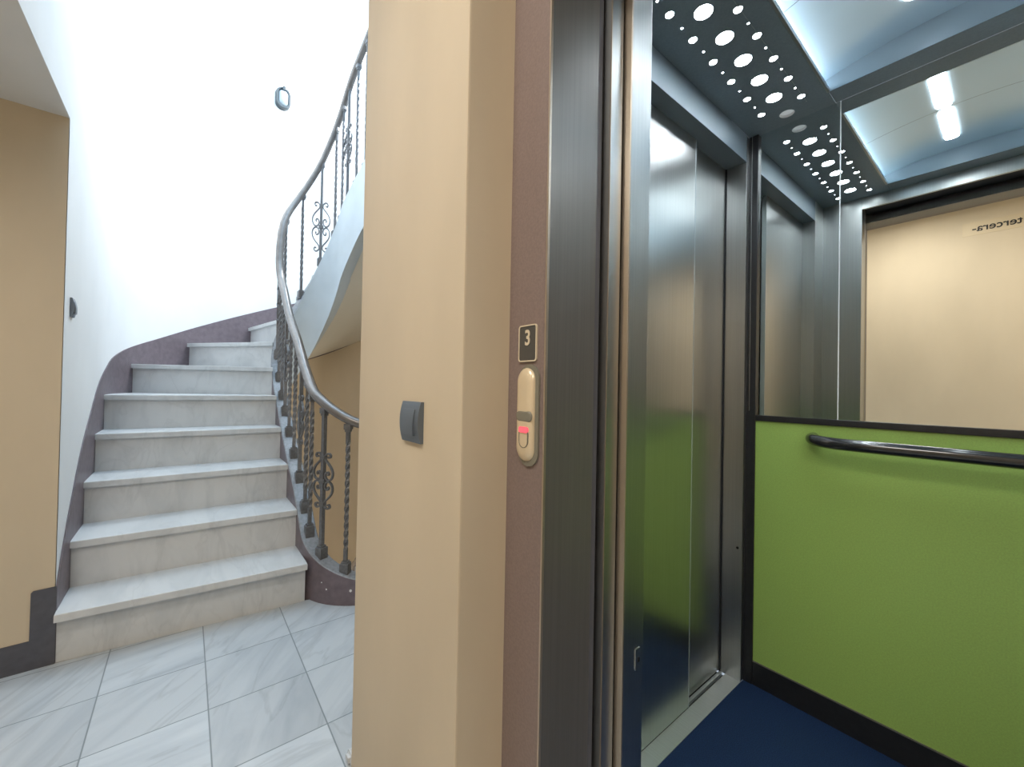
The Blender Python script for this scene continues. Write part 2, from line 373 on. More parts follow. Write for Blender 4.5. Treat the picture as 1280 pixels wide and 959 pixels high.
# painted plinth on the left wall, stepping up beside the stair
bm = bmesh.new()
pr = [(YB, -0.001), (-0.376, -0.001), (-0.376, 0.298), (-0.437, 0.296), (-0.4425, 0.290), (-0.4435, 0.11), (YB, 0.11)]
a = [bm.verts.new((XL, y, z)) for y, z in pr]; b = [bm.verts.new((XL+0.004, y, z)) for y, z in pr]
bm.faces.new(a[::-1]); bm.faces.new(b)
for i in range(len(pr)): bm.faces.new((a[i], a[(i+1) % len(pr)], b[(i+1) % len(pr)], b[i]))
struct('baseboard_left', bm, M['slate'])
# marble bead at the foot of the pillar's side
bm = bmesh.new()
pf = [(-1.198, 0.0), (-1.240, 0.0), (-1.240, 0.014), (-1.234, 0.026), (-1.224, 0.031), (-1.198, 0.031)]
a = [bm.verts.new((x, 0.386, z)) for x, z in pf]; b = [bm.verts.new((x, 0.64, z)) for x, z in pf]
bm.faces.new(a); bm.faces.new(b[::-1])
for i in range(len(pf)): bm.faces.new((a[i], b[i], b[(i+1) % 6], a[(i+1) % 6]))
bmesh.ops.bevel(bm, geom=[e for e in bm.edges if all(abs(v.co.y-0.386) < 1e-5 for v in e.verts)], offset=0.008, segments=3, affect='EDGES')
struct('trim_1', bm, M['marble_step'], smooth=True)
# plum skirting along the outer stair wall
z_trim = smooth_interp([0, .066, .12, .205, .4, .63, .81, SO_ST, 1.418, 1.87, 2.23, 2.57, 2.81, 3.55, 4.2, SO_T, SO_T+1.5],
                       [.298, .396, .47, .57, .775, .945, 1.07, 1.205, 1.29, 1.433, 1.58, 1.728, 1.83, 2.13, 2.53, 2.94, 4.1])
bm = bmesh.new(); rows = []
st = [i*0.05 for i in range(int((SO_T+1.3)/0.05)+1)]
for s in st:
    p = outer(s, RO-0.0045); q = outer(s, RO-0.0005); zt = z_trim(s); zb = zt-0.62
    rows.append([bm.verts.new((p.x, p.y, zb)), bm.verts.new((p.x, p.y, zt)), bm.verts.new((q.x, q.y, zt)), bm.verts.new((q.x, q.y, zb))])
for a, b in zip(rows, rows[1:]):
    for k in range(4): bm.faces.new((a[k], b[k], b[(k+1) % 4], a[(k+1) % 4]))
bm.faces.new(rows[0]); bm.faces.new(rows[-1][::-1])
struct('trim_2', bm, M['purple'], smooth=True)

# ------------------------------------------------------------------ staircase
stair = thing('staircase', (-2.335, 0.05, 0), 'winding staircase of veined white marble steps rising to the right from the tiled landing', 'staircase')
def band(k, d0, d1):
    """plan polygon of step k from its front line (shifted d0) to the next riser line (shifted d1)"""
    a0, a1 = so[k]-d0, so[k+1]+d1; b0, b1 = si[k]-d0, si[k+1]+d1
    n = 8
    def o_(s):
        p = outer(s, RO-0.004)
        return (p.x, p.y)
    def i_(s):
        p = inner(s); return (p.x, p.y)
    return [o_(a0+(a1-a0)*i/n) for i in range(n+1)] + [i_(b1+(b0-b1)*i/n) for i in range(n+1)]
def flight(root, k0, k1, dz):
    for k in range(k0, k1):
        z = (k+1)*RISE+dz
        bm = bmesh.new(); prism(bm, band(k, 0.022 if k else 0.045, 0.01), z-0.03, z, bevel=0.004)
        t = obj('tread', bm, M['marble_step'], root)
        o0, i0 = outer(so[k], RO-0.005), inner(si[k])
        o1, i1 = outer(so[k]+0.02, RO-0.005), inner(si[k]+0.02)
        bm = bmesh.new(); prism(bm, [(o0.x, o0.y), (i0.x, i0.y), (i1.x, i1.y), (o1.x, o1.y)], z-RISE, z-0.028)
        obj('riser', bm, M['marble_step'], root)
flight(stair, 0, N_UP, 0)
# underside of the flight
def soffit(root, dz, p0):
    bm = bmesh.new(); rows = []
    sec = []
    if p0 is None:
        sec += [(0.04+t*(S_ST-0.04)/5, SO_ST*(0.04+t*(S_ST-0.04)/5)/S_ST) for t in range(5)]
        p0 = 0
    sec += [(S_ST+RC*R(p), SO_ST+RO*R(p)) for p in range(p0, 181, 6)]
    sec += [(S_TURN+t*RET/4, SO_T+t*1.11/4) for t in range(1, 5)]
    for s1, s2 in sec:
        z = z_low(s1)+dz; n = well_n(s1); p = well(s1)+n*0.035; q = outer(s2, RO)
        rows.append([bm.verts.new((p.x+(q.x-p.x)*i/4, p.y+(q.y-p.y)*i/4, z)) for i in range(5)])
    for a, b in zip(rows, rows[1:]):
        for k in range(4): bm.faces.new((a[k], a[k+1], b[k+1], b[k]))
    obj('soffit', bm, M['soffit'], root, smooth=True)
soffit(stair, 0, None)
# kerb around the well: plum on the stair side, pale on top and towards the well
def kerb(root, s0, s1):
    bm = bmesh.new(); rows = []
    n = int((s1-s0)/0.025)
    for i in range(n+1):
        s = s0+(s1-s0)*i/n; p = well(s); nr = well_n(s); zt = z_curb(s); zb = z_low(s)
        a = p+nr*0.04; b = p-nr*0.04
        rows.append([bm.verts.new((a.x, a.y, zb)), bm.verts.new((a.x, a.y, zt-0.005)), bm.verts.new((a.x-nr.x*.005, a.y-nr.y*.005, zt)),
                     bm.verts.new((b.x+nr.x*.005, b.y+nr.y*.005, zt)), bm.verts.new((b.x, b.y, zt-0.005)), bm.verts.new((b.x, b.y, zb))])
    for a, b in zip(rows, rows[1:]):
        for k, mi in ((0, 0), (1, 1), (2, 1), (3, 1), (4, 2), (5, 2)):
            f = bm.faces.new((a[k], b[k], b[(k+1) % 6], a[(k+1) % 6])); f.material_index = mi
    bm.faces.new(rows[0]); bm.faces.new(rows[-1][::-1])
    return obj('string_curb', bm, [M['purple'], M['curbtop'], M['string_white']], root, 'plum painted curb with pale top', smooth=True)
kerb(stair, _low+0.02, S_END)
for a_, z_, r_ in ((57.0, 0.075, 0.0075), (37.5, 0.075, 0.0045), (33.0, 0.105, 0.0035), (63.5, 0.077, 0.003)):
    c_ = Vector((LC[0]+0.3705*math.sin(R(a_)), LC[1]-0.3705*math.cos(R(a_)), z_)); t_ = Vector((math.cos(R(a_)), math.sin(R(a_)), 0)); o_n = Vector((math.sin(R(a_)), -math.cos(R(a_)), 0))
    bm = bmesh.new()
    ring_ = [(math.cos(2*PI*i/11)*r_*(0.8+0.3*random.random()), math.sin(2*PI*i/11)*r_*(0.8+0.3*random.random())) for i in range(11)]
    va = [bm.verts.new(c_+t_*u+Vector((0, 0, v))-o_n*0.001) for u, v in ring_]; vb = [bm.verts.new(c_+t_*u*0.9+Vector((0, 0, v*0.9))+o_n*0.0006) for u, v in ring_]
    bm.faces.new(vb)
    for i in range(11): bm.faces.new((va[i], va[(i+1) % 11], vb[(i+1) % 11], vb[i]))
    obj('paint_chip', bm, M['white'], stair, 'white chip in the plum paint')
# flight down, behind the pillar
down = thing('staircase', (-3.0, 1.5, -1.0), 'flight of marble steps going down behind the cream pillar', 'staircase')
flight(down, 8, N_UP-1, -STOREY)
soffit(down, -STOREY, 60)

# ------------------------------------------------------------------ iron railing
rail = thing('stair_railing', (-2.136, 0.65, 0.15), 'grey wrought iron stair railing with twisted bars, scrolls and a round handrail', 'railing')
bm = bmesh.new()
n = 150
pts = []
for i in range(n+1):
    s = _low+0.02+(S_END-_low-0.02)*i/n; p = well(s); pts.append((p.x, p.y, z_rail(s)))
pts = [Vector(p) for p in pts]
for _ in range(14):
    pts = [pts[0]] + [pts[i] if i < 118 else (pts[i-1]+pts[i]*2+pts[i+1])/4 for i in range(1, n)] + [pts[-1]]
sweep(bm, pts, 0.027, 14, flat=0.9)
obj('handrail', bm, M['rail'], rail, 'round grey brown handrail', smooth=True)
BH = 0.735
def bar_mesh(name, twisted):
    bm = bmesh.new(); rings = []; N = 72 if twisted else 2
    for i in range(N+1):
        t = i/N; z = BH*t
        a = 0
        if twisted: a = 2*PI*3.2*min(max((t-0.14)/0.74, 0), 1)
        h = 0.0085 if twisted else 0.0095
        rings.append([bm.verts.new((h*1.414*math.cos(a+PI/4+PI/2*k), h*1.414*math.sin(a+PI/4+PI/2*k), z)) for k in range(4)])
    for a, b in zip(rings, rings[1:]):
        for k in range(4): bm.faces.new((a[k], a[(k+1) % 4], b[(k+1) % 4], b[k]))
    bm.faces.new(rings[0][::-1]); bm.faces.new(rings[-1])
    bmesh.ops.recalc_face_normals(bm, faces=bm.faces)
    me = bpy.data.meshes.new(name); bm.to_mesh(me); bm.free(); me.materials.append(M['iron']); return me
def simple_mesh(name, fill):
    bm = bmesh.new(); fill(bm); bmesh.ops.recalc_face_normals(bm, faces=bm.faces)
    me = bpy.data.meshes.new(name); bm.to_mesh(me); bm.free(); me.materials.append(M['iron']); return me
def f_block(bm):
    box(bm, -0.022, 0.022, -0.022, 0.022, -0.030, 0.034, bevel=0.003)
    box(bm, -0.016, 0.016, -0.016, 0.016, 0.034, 0.044, bevel=0.003)
def f_collar(bm):
    box(bm, -0.018, 0.018, -0.018, 0.018, -0.030, 0.0, bevel=0.004)
    box(bm, -0.0135, 0.0135, -0.0135, 0.0135, -0.042, -0.030, bevel=0.002)
def f_scroll(bm):
    side = [(0.030, 0.118), (0.037, 0.114), (0.043, 0.118), (0.044, 0.127), (0.036, 0.134), (0.024, 0.133), (0.013, 0.124), (0.010, 0.112), (0.018, 0.098),
            (0.034, 0.083), (0.049, 0.066), (0.058, 0.047), (0.058, 0.027), (0.049, 0.010), (0.034, 0.003), (0.020, 0.010), (0.014, 0.025), (0.019, 0.040), (0.030, 0.043), (0.036, 0.034), (0.031, 0.028)]
    for sx in (-1, 1):
        for sz in (-1, 1):
            p = [Vector((sx*x, 0, sz*z)) for x, z in side]
            q = []
            for i in range(len(p)-1):      # Catmull-Rom refinement
                p0, p1, p2, p3 = p[max(i-1, 0)], p[i], p[i+1], p[min(i+2, len(p)-1)]
                for t in (0, 0.33, 0.67): q.append(0.5*((2*p1)+(p2-p0)*t+(2*p0-5*p1+4*p2-p3)*t*t+(3*p1-p0-3*p2+p3)*t**3))
            q.append(p[-1])
            rings = []
            for i, c in enumerate(q):
                t = (q[min(i+1, len(q)-1)]-q[max(i-1, 0)]).normalized(); a = Vector((0, 1, 0)); b = t.cross(a)
                rings.append([bm.verts.new(c+a*u*0.0055+b*v*0.0036) for u, v in ((-1, -1), (1, -1), (1, 1), (-1, 1))])
            for r1, r2 in zip(rings, rings[1:]):
                for k in range(4): bm.faces.new((r1[k], r1[(k+1) % 4], r2[(k+1) % 4], r2[k]))
            bm.faces.new(rings[0][::-1]); bm.faces.new(rings[-1])
    box(bm, -0.014, 0.014, -0.011, 0.011, 0.106, 0.122, bevel=0.002); box(bm, -0.014, 0.014, -0.011, 0.011, -0.122, -0.106, bevel=0.002)
    box(bm, -0.016, 0.016, -0.012, 0.012, -0.009, 0.009, bevel=0.002)
me_tw, me_pl = bar_mesh('twisted_bar', True), bar_mesh('plain_bar', False)
me_bl, me_co, me_sc = simple_mesh('base_block', f_block), simple_mesh('collar', f_collar), simple_mesh('scroll', f_scroll)
def child(name, me, parent, loc, rz=0, sc=(1, 1, 1)):
    o = bpy.data.objects.new(name, me); col.objects.link(o); o.parent = parent; o.location = loc; o.rotation_euler = (0, 0, rz); o.scale = sc; return o
bs = [-0.288, -0.144, -0.01, .107, .266, .44, .608, .764, .899, 1.04, 1.16, sphi(42), sphi(79), sphi(113), sphi(141), sphi(158), sphi(178), 2.01, 2.155, 2.30, 2.45, 2.60, 2.75, 2.90]
bars = list(enumerate(bs)) + [(-k, -0.288-0.144*k) for k in range(1, 15)]
for i, s in bars:
    p = well(s); t = (well(s+.01)-well(s-.01)); rz = math.atan2(t.y, t.x)
    z0 = z_curb(s)+0.012; z1 = z_rail(s)-0.022; L = z1-z0
    sc_ = i % 3 == 1
    b = child('baluster', me_pl if sc_ else me_tw, rail, Vector((p.x, p.y, z0))-WL[rail], rz, (1, 1, L/BH))
    b['label'] = 'plain square bar carrying scrollwork' if sc_ else 'twisted square bar'
    kz = BH/L
    child('base_block', me_bl, b, (0, 0, 0), 0, (1, 1, kz)); child('collar', me_co, b, (0, 0, BH), 0, (1, 1, kz))
    if sc_:
        h = {13: 1.55, 16: 1.2}.get(i, 1.05); wd = {13: 1.15, 16: 1.3}.get(i, 1.2)
        child('scroll', me_sc, b, (0, 0, BH*(0.36 if i == 13 else 0.5)), 0, (wd, 1, kz*h))

# ------------------------------------------------------------------ lift: landing door frame
fr = thing('lift_door_frame', (-0.1, 0.52, 0), 'maroon painted metal lift door frame with dark steel inner lining', 'door frame')
YF = 0.499; XS = -0.529; XS2 = 0.329; ZF = 1.997
for pl in ([(XO, YF), (XS-0.001, YF), (XS-0.001, YF+0.0035), (XS-0.031, YF+0.0035), (XS-0.031, YF+0.04), (XO, YF+0.04)],
           [(XR, YF), (XS2+0.001, YF), (XS2+0.001, YF+0.0035), (XS2+0.031, YF+0.0035), (XS2+0.031, YF+0.04), (XR, YF+0.04)]):
    bm = bmesh.new(); prism(bm, pl, 0, 2.13); obj('jamb', bm, M['maroon'], fr)
obj('header', B(XS-0.002, XS2+0.002, YF, YF+0.04, ZF+0.002, 2.13, bevel=0.002), M['maroon'], fr)
for x0, x1 in ((XS-0.03, XS), (XS2, XS2+0.03)):
    obj('jamb_lining', B(x0, x1, YF+0.004, 0.630, 0, ZF), M['steel_dark'], fr, 'dark brushed steel lining')
obj('jamb_lining', B(XS-0.0035, XS+0.0006, YF-0.001, YF+0.004, 0, ZF), M['edge'], fr, 'satin metal edge strip')
bm = bmesh.new(); box(bm, XS-0.03, XS2+0.03, YF+0.0405, 0.630, ZF, ZF+0.03)
obj('header_lining', bm, M['steel_dark'], fr)
obj('sill', B(XS, XS2, YF-0.06, 0.645, 0.0005, 0.004), M['aluminium'], fr)
obj('gap_strip', B(XS-0.05, XS-0.002, 0.6305, 0.645, 0, ZF), M['slot'], fr)  # dark strip in place of the open door gap, its shade in the colour
# landing door leaf, slid open behind the wall
ld = thing('landing_door', (-0.75, 0.67, 0), 'brushed steel landing door leaf slid open, only its leading edge showing', 'door')
bm = bmesh.new(); box(bm, -0.97, -0.515, 0.652, 0.690, 0.004, 2.04, bevel=0.002)
obj('leaf', bm, M['steel'], ld)
obj('edge_strip', B(-0.5168, -0.5140, 0.6515, 0.6535, 0.006, 2.03), M['edge'], ld)
struct('trim_3', B(XS-0.02, XS2+0.03, 0.632, 0.754, 2.042, 2.12), M['gap'])

# floor number plate and call panel on the frame
def rrect(cx, cz, hw, hh, r, n=6):
    out = []
    for qx, qz, a0 in ((1, 1, 0), (-1, 1, 90), (-1, -1, 180), (1, -1, 270)):
        for i in range(n+1):
            a = R(a0+90*i/n); out.append((cx+qx*(hw-r)+r*math.cos(a), cz+qz*(hh-r)+r*math.sin(a)))
    return out
def plate_y(bm, loop, y0, y1, dome=0.0, mi=0):
    """outline in (x, z) standing out from y0 towards the viewer to y1; optional domed front"""
    n = len(loop); a = [bm.verts.new((x, y0, z)) for x, z in loop]
    cx = sum(p[0] for p in loop)/n; cz = sum(p[1] for p in loop)/n
    prev = a; steps = 5 if dome else 1
    bm.faces.new(a)
    for k in range(steps):
        t = (k+1)/steps if dome else 1
        sc = math.cos(t*PI/2*0.75) if dome else 1
        y = y0+(y1-y0)*(math.sin(t*PI/2) if dome else 1)
        cur = [bm.verts.new((cx+(x-cx)*(sc if dome else 1), y, cz+(z-cz)*(1-(1-sc)*0.5 if dome else 1))) for x, z in loop]
        for i in range(n): bm.faces.new((prev[i], cur[i], cur[(i+1) % n], prev[(i+1) % n]))
        prev = cur
    bm.faces.new(prev[::-1])
    for f in bm.faces: f.material_index = mi
def ring_y(bm, l0, l1, y0, y1):
    n = len(l0); A = [[bm.verts.new((x, y, z)) for x, z in l] for l, y in ((l0, y0), (l0, y1), (l1, y1), (l1, y0))]
    for k in range(4):
        for i in range(n): bm.faces.new((A[k][i], A[(k+1) % 4][i], A[(k+1) % 4][(i+1) % n], A[k][(i+1) % n]))
def text_mesh(name, body, size, m, parent, loc, rot, sx=1.0, extrude=0.0004, bold=0.0):
    cu = bpy.data.curves.new(name, 'FONT'); cu.body = body; cu.size = size; cu.align_x = 'CENTER'; cu.align_y = 'CENTER'; cu.extrude = extrude; cu.offset = bold
    t = bpy.data.objects.new(name+'_curve', cu); col.objects.link(t)
    dg = bpy.context.evaluated_depsgraph_get(); dg.update()
    me = bpy.data.meshes.new_from_object(t.evaluated_get(dg)); bpy.data.objects.remove(t); bpy.data.curves.remove(cu)
    me.name = name; me.materials.clear(); me.materials.append(m)
    o = bpy.data.objects.new(name, me); col.objects.link(o); o.parent = parent; o.location = Vector(loc)-WL.get(parent, Vector()); o.rotation_euler = rot; o.scale = (sx, 1, 1)
    return o
npl = thing('floor_number_plate', (-0.5765, YF, 1.184), 'small dark plate with cream outline and number 3 on the maroon lift frame', 'sign')
bm = bmesh.new(); plate_y(bm, rrect(-0.5765, 1.184, 0.0245, 0.0335, 0.005), YF-0.0002, YF-0.0025); obj('plate', bm, M['plate'], npl)
bm = bmesh.new(); ring_y(bm, rrect(-0.5765, 1.184, 0.0255, 0.0345, 0.006), rrect(-0.5765, 1.184, 0.0232, 0.0322, 0.004), YF-0.0004, YF-0.0036); obj('border', bm, M['numeral'], npl, 'cream outline')
text_mesh('numeral', '3', 0.040, M['numeral'], npl, (-0.5765, YF-0.0030, 1.193), (PI/2, 0, 0), 0.85, bold=0.0008)
cp = thing('call_button_panel', (-0.573, YF, 1.05), 'long rounded champagne lift call panel with red light under the number plate', 'call panel')
cx, cz = -0.5735, 1.051
bm = bmesh.new(); plate_y(bm, rrect(cx+0.004, cz-0.001, 0.0275, 0.0945, 0.0274, 10), YF-0.0002, YF-0.004); obj('back_plate', bm, M['lens'], cp, 'larger dark capsule behind the face plate')  # dark capsule, larger than the face plate and set slightly right
bm = bmesh.new(); plate_y(bm, rrect(cx-0.001, cz, 0.0235, 0.087, 0.0234, 10), YF-0.003, YF-0.014, dome=0.4); obj('face_plate', bm, M['panel_cream'], cp, smooth=True)
bm = bmesh.new(); plate_y(bm, rrect(cx+0.0015, cz-0.003, 0.0225, 0.0100, 0.0099, 8), YF-0.0115, YF-0.0150, dome=0.3); obj('lens', bm, M['lens'], cp, 'smoked oval lens')
bm = bmesh.new(); ring_y(bm, rrect(cx+0.003, cz-0.042, 0.0125, 0.019, 0.0124, 8), rrect(cx+0.003, cz-0.042, 0.0112, 0.0177, 0.011, 8), YF-0.012, YF-0.0148); obj('button', bm, M['lens'], cp, 'rounded push button ring')
bm = bmesh.new(); plate_y(bm, rrect(cx+0.003, cz-0.0275, 0.0125, 0.0055, 0.004), YF-0.012, YF-0.0155); obj('indicator_light', bm, M['red'], cp, 'glowing red light')

# ------------------------------------------------------------------ lift cabin
car = thing('lift_cabin', (-0.11, 1.2, 0), 'open lift cabin with green wall, mirror, steel panels and perforated ceiling', 'lift')
CX0, CX1, CY0, CY1, CZ = -0.66, 0.44, 0.77, 1.70, 2.087
DX0, DX1 = -0.50, 0.30
DY0, DY1 = 0.905, 1.664
obj('floor_mat', B(CX0, CX1, 0.70, CY1, -0.05, 0.0), M['rubber'], car, 'navy rubber floor')
# front return panels and header
obj('front_panel', B(CX0-0.14, DX0, 0.70, CY0, 0, CZ, bevel=0.002), M['steel'], car)
obj('front_panel', B(DX1, CX1, 0.70, CY0, 0, CZ, bevel=0.002), M['steel'], car)
obj('front_header', B(DX0, DX1, 0.755, CY0, 2.03, CZ), M['steel'], car)
obj('edge_strip', B(DX0-0.018, DX0+0.0012, 0.6965, 0.7010, 0.005, 2.03, bevel=0.001), M['edge'], car, 'front face of the steel panel, landing light in its tan colour')  # tan strip over the steel face; cream landing light put into its colour
# left wall: posts beside the side door and the header above it
obj('side_post', B(-0.80, CX0, CY0, DY0, 0, CZ), M['steel'], car)
obj('side_post', B(-0.80, CX0, DY1, CY1-0.001, 0, CZ, bevel=0.0015), M['steel'], car)
obj('side_header', B(-0.80, CX0, DY0, DY1, 1.985, CZ, bevel=0.0015), M['vault_end'], car)
obj('seam', B(-0.752, -0.7335, DY1-0.005, DY1+0.0005, 0.002, 1.985), M['gap'], car, 'dark seam')  # narrow dark line along the jamb corner
sd = obj('side_door', B(-0.749, -0.738, 1.30, DY1-0.002, 0.008, 2.0), M['steel'], car, 'closed sliding steel door of two leaves')
obj('door_leaf', B(-0.733, -0.716, DY0-0.05, 1.383, 0.003, 2.0, bevel=0.002), M['steel_lit_leaf'], sd)
obj('leaf_edge', B(-0.7335, -0.7148, 1.3805, 1.3845, 0.004, 1.999, bevel=0.0012), M['aluminium'], sd, 'bright folded edge of the near leaf')
obj('side_sill', B(-0.716, CX0-0.0005, DY0, DY1, -0.01, 0.001), M['aluminium'], car, 'pale aluminium door sill')
obj('side_sill', B(-0.738, -0.727, DY0, DY1, -0.01, 0.001), M['aluminium'], car, 'narrow outer sill rail')
obj('sill_groove', B(-0.80, CX0-0.001, DY0, DY1, -0.03, -0.010), M['gap'], car)
obj('shaft_side', B(-0.81, -0.80, 0.70, CY1, 0, 2.1), M['gap'], car)
# small plates with a screw hole
def screw_plate(cx_, y_, cz_, w_, h_):
    bm = bmesh.new(); plate_y(bm, rrect(cx_, cz_, w_, h_, 0.003), y_, y_-0.002)
    o = obj('screw_plate', bm, M['steel'], car, 'small metal plate with a dark hole')
    bm = bmesh.new(); plate_y(bm, rrect(cx_+0.001, cz_-0.002, 0.0048, 0.0048, 0.0047), y_-0.0015, y_-0.0026); obj('hole', bm, M['gap'], o)
screw_plate(-0.677, DY1, 0.505, 0.008, 0.012)
bm = bmesh.new()
box(bm, DX0-0.0005, DX0+0.002, 0.741, 0.757, 0.517, 0.560, bevel=0.0008)
kp = obj('screw_plate', bm, M['steel'], car, 'small metal plate with a dark hole')
obj('hole', B(DX0+0.0015, DX0+0.0026, 0.748, 0.7545, 0.531, 0.541), M['gap'], kp)
# back wall
bk = bmesh.new(); box(bk, -0.667, -0.6285, 1.685, CY1+0.03, 0, CZ, bevel=0.002)
obj('corner_post', bk, M['black'], car, 'black corner post')
obj('corner_bead', B(-0.6665, -0.6645, 1.682, 1.6855, 0.0, CZ), M['steel'], car)
obj('corner_bead', B(-0.6500, -0.6485, 1.6835, 1.6856, 1.03, CZ), M['steel'], car)
obj('green_panel', B(-0.6285, CX1, CY1-0.008, CY1+0.03, 0.086, 0.993), M['green'], car, 'lime green laminate panel')
obj('kick_plate', B(-0.6285, CX1, CY1-0.012, CY1+0.03, 0.0, 0.086, bevel=0.002), M['black'], car, 'black kick plate')
obj('kick_bead', B(-0.6285, CX1, CY1-0.0135, CY1-0.0075, 0.0852, 0.0884), M['steel_dark'], car)
obj('mirror_rail', B(-0.6285, CX1, CY1-0.014, CY1+0.03, 0.993, 1.014, bevel=0.002), M['black'], car, 'black rail under the mirror')
XM = -0.381
obj('mirror', B(-0.6285, XM-0.0015, CY1, CY1+0.006, 1.012, CZ), M['mirror'], car, 'narrow mirror pane in the corner')
obj('mirror', B(XM+0.0015, CX1, CY1, CY1+0.006, 1.012, CZ), M['mirror'], car, 'wide mirror pane')
obj('mirror_edge', B(XM-0.0016, XM+0.0016, CY1-0.0008, CY1+0.005, 1.014, CZ-0.004), M['mirror_edge'], car, 'vertical glass edge with its glint painted near white')  # diffuse near-white imitates a lamp glint on the pane's bevel
obj('right_panel', B(CX1, CX1+0.03, 0.70, CY1, 0, CZ), M['steel'], car)
# handrail: black bar curving back to the wall at its end
bm = bmesh.new(); pts = [(-0.447, CY1-0.006, 0.948)]
for i in range(1, 11):
    a = R(90*i/10); pts.append((-0.447+0.085*(1-math.cos(a)), CY1-0.010-0.085*math.sin(a), 0.948-0.006*i/10))
for x in [-0.33+0.06*k for k in range(9)]: pts.append((x, CY1-0.098, 0.942))
pts += [(x_, y_, 0.942) for x_, y_ in ((0.205, CY1-0.085), (0.235, CY1-0.055), (0.245, CY1-0.006))]
sweep(bm, pts, 0.0185, 16)
obj('handrail', bm, M['gloss_black'], car, 'glossy black grab rail', smooth=True)
# ceiling: perforated strips left and right, beams front and back, vault between
def vault_z(t): return CZ+0.026+0.05*(1-(2*t-1)**2)**0.9
VX0, VX1, VY0, VY1 = -0.395, 0.175, 0.86, 1.618
def strip(x0, x1, xs_small, x_large):
    """perforated panel: true holes with white wells, each with a lamp lens set back in it"""
    spots = []
    for k in range(7):
        spots.append((x_large, 1.636-0.1212*k, 0.0225, 0.010, k == 0))
        for j, x in enumerate(xs_small):
            spots.append((x, 1.576-0.1212*k, 0.0105, 0.006, False)); spots.append((x, 1.517-0.1212*k, 0.0031, 0.003, False))
    spots = [q for q in spots if q[1] > 0.80]
    bm = bmesh.new()
    cs = [bm.verts.new(p) for p in ((x0, CY0, CZ), (x1, CY0, CZ), (x1, CY1, CZ), (x0, CY1, CZ))]
    es = [bm.edges.new((cs[i], cs[(i+1) % 4])) for i in range(4)]
    loops = []
    for x, y, r, d, off in spots:
        n = 24 if r > 0.005 else 10
        vs_ = [bm.verts.new((x+r*math.cos(2*PI*i/n), y+r*math.sin(2*PI*i/n), CZ)) for i in range(n)]
        es += [bm.edges.new((vs_[i], vs_[(i+1) % n])) for i in range(n)]; loops.append(vs_)
    bmesh.ops.triangle_fill(bm, use_beauty=True, use_dissolve=False, edges=es)
    for vs_, (x, y, r, d, off) in zip(loops, spots):
        n = len(vs_); tp = [bm.verts.new((v.co.x, v.co.y, CZ+d)) for v in vs_]
        for i in range(n):
            f = bm.faces.new((vs_[i], vs_[(i+1) % n], tp[(i+1) % n], tp[i])); f.material_index = 1
    obj('ceiling_panel', bm, [M['steel_ceiling'], M['white']], car, 'perforated grey ceiling panel')
    for x, y, r, d, off in spots:
        n = 24 if r > 0.005 else 10
        b_ = bmesh.new(); b_.faces.new([b_.verts.new((x+r*1.02*math.cos(-2*PI*i/n), y+r*1.02*math.sin(-2*PI*i/n), CZ+d-0.0004)) for i in range(n)])
        obj('ceiling_light', b_, M['lamp_off'] if off else M['lamp'], car, 'dim round light nearest the mirror' if off else None)
strip(CX0, VX0, (-0.579, -0.459), -0.519)
strip(VX1, CX1, (0.239, 0.359), 0.299)
for y0, y1 in ((VY1, CY1), (CY0, VY0)):
    obj('ceiling_beam', B(VX0, VX1, y0, y1, CZ, CZ+0.02, bevel=0.002), M['steel_ceiling'], car)
bm = bmesh.new(); rows = []
NV = 32; WX0, WX1 = VX0-0.06, VX1+0.06          # the vault runs out behind the panels, where the tubes lie
for i in range(NV+1):
    t = i/NV; x = WX0+(WX1-WX0)*t; z = vault_z(t)
    rows.append([bm.verts.new((x, y, z)) for y in (VY0, (VY0+VY1)/2-0.001, (VY0+VY1)/2+0.001, VY1)])
for a, b in zip(rows, rows[1:]):
    for k in (0, 2): bm.faces.new((a[k], b[k], b[k+1], a[k+1]))
obj('ceiling_vault', bm, M['vault'], car, 'arched satin steel ceiling vault', smooth=True)
for y in (VY0+0.0005, VY1-0.0005):
    bm = bmesh.new()
    bm.faces.new([bm.verts.new((WX0, y, CZ))]+[bm.verts.new((WX0+(WX1-WX0)*i/NV, y, vault_z(i/NV)+0.001)) for i in range(NV+1)]+[bm.verts.new((WX1, y, CZ))])
    obj('vault_end', bm, M['vault_end'], car)
# slim tubes tucked behind the inner edges of the two perforated panels, washing the vault
for x in (VX0-0.036, VX1+0.036):
    bm = bmesh.new(); sweep(bm, [(x, VY0+0.03, CZ+0.012), (x, VY1-0.03, CZ+0.012)], 0.007, 12)
    obj('cove_lamp', bm, M['cove'], car, 'slim light tube behind the panel edge', smooth=True)
    sx = 1 if x < 0 else -1
    obj('cove_back', B(x-sx*0.024-0.001, x-sx*0.024+0.001, VY0, VY1, CZ, CZ+0.034), M['white'], car)
# added glowing ovals stand in for bright reflections in the vault steel
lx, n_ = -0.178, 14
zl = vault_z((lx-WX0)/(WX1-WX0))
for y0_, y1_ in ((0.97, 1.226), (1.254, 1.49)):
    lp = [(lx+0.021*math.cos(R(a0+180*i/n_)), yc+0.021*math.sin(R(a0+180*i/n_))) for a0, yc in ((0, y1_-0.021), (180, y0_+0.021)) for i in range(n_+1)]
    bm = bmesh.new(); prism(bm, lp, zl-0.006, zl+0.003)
    obj('vault_reflection', bm, M['vault_glint'], car, 'long glowing oval standing in for a reflection in the ceiling vault', smooth=True)
obj('roof', B(-0.80, CX1+0.03, 0.70, CY1+0.03, CZ+0.13, CZ+0.15), M['gap'], car)
for bx in ((VX0-0.004, VX0+0.003), (VX1-0.003, VX1+0.004)):
    obj('vault_bead', B(*bx, VY0, VY1, CZ-0.002, CZ+0.01), M['steel'], car)

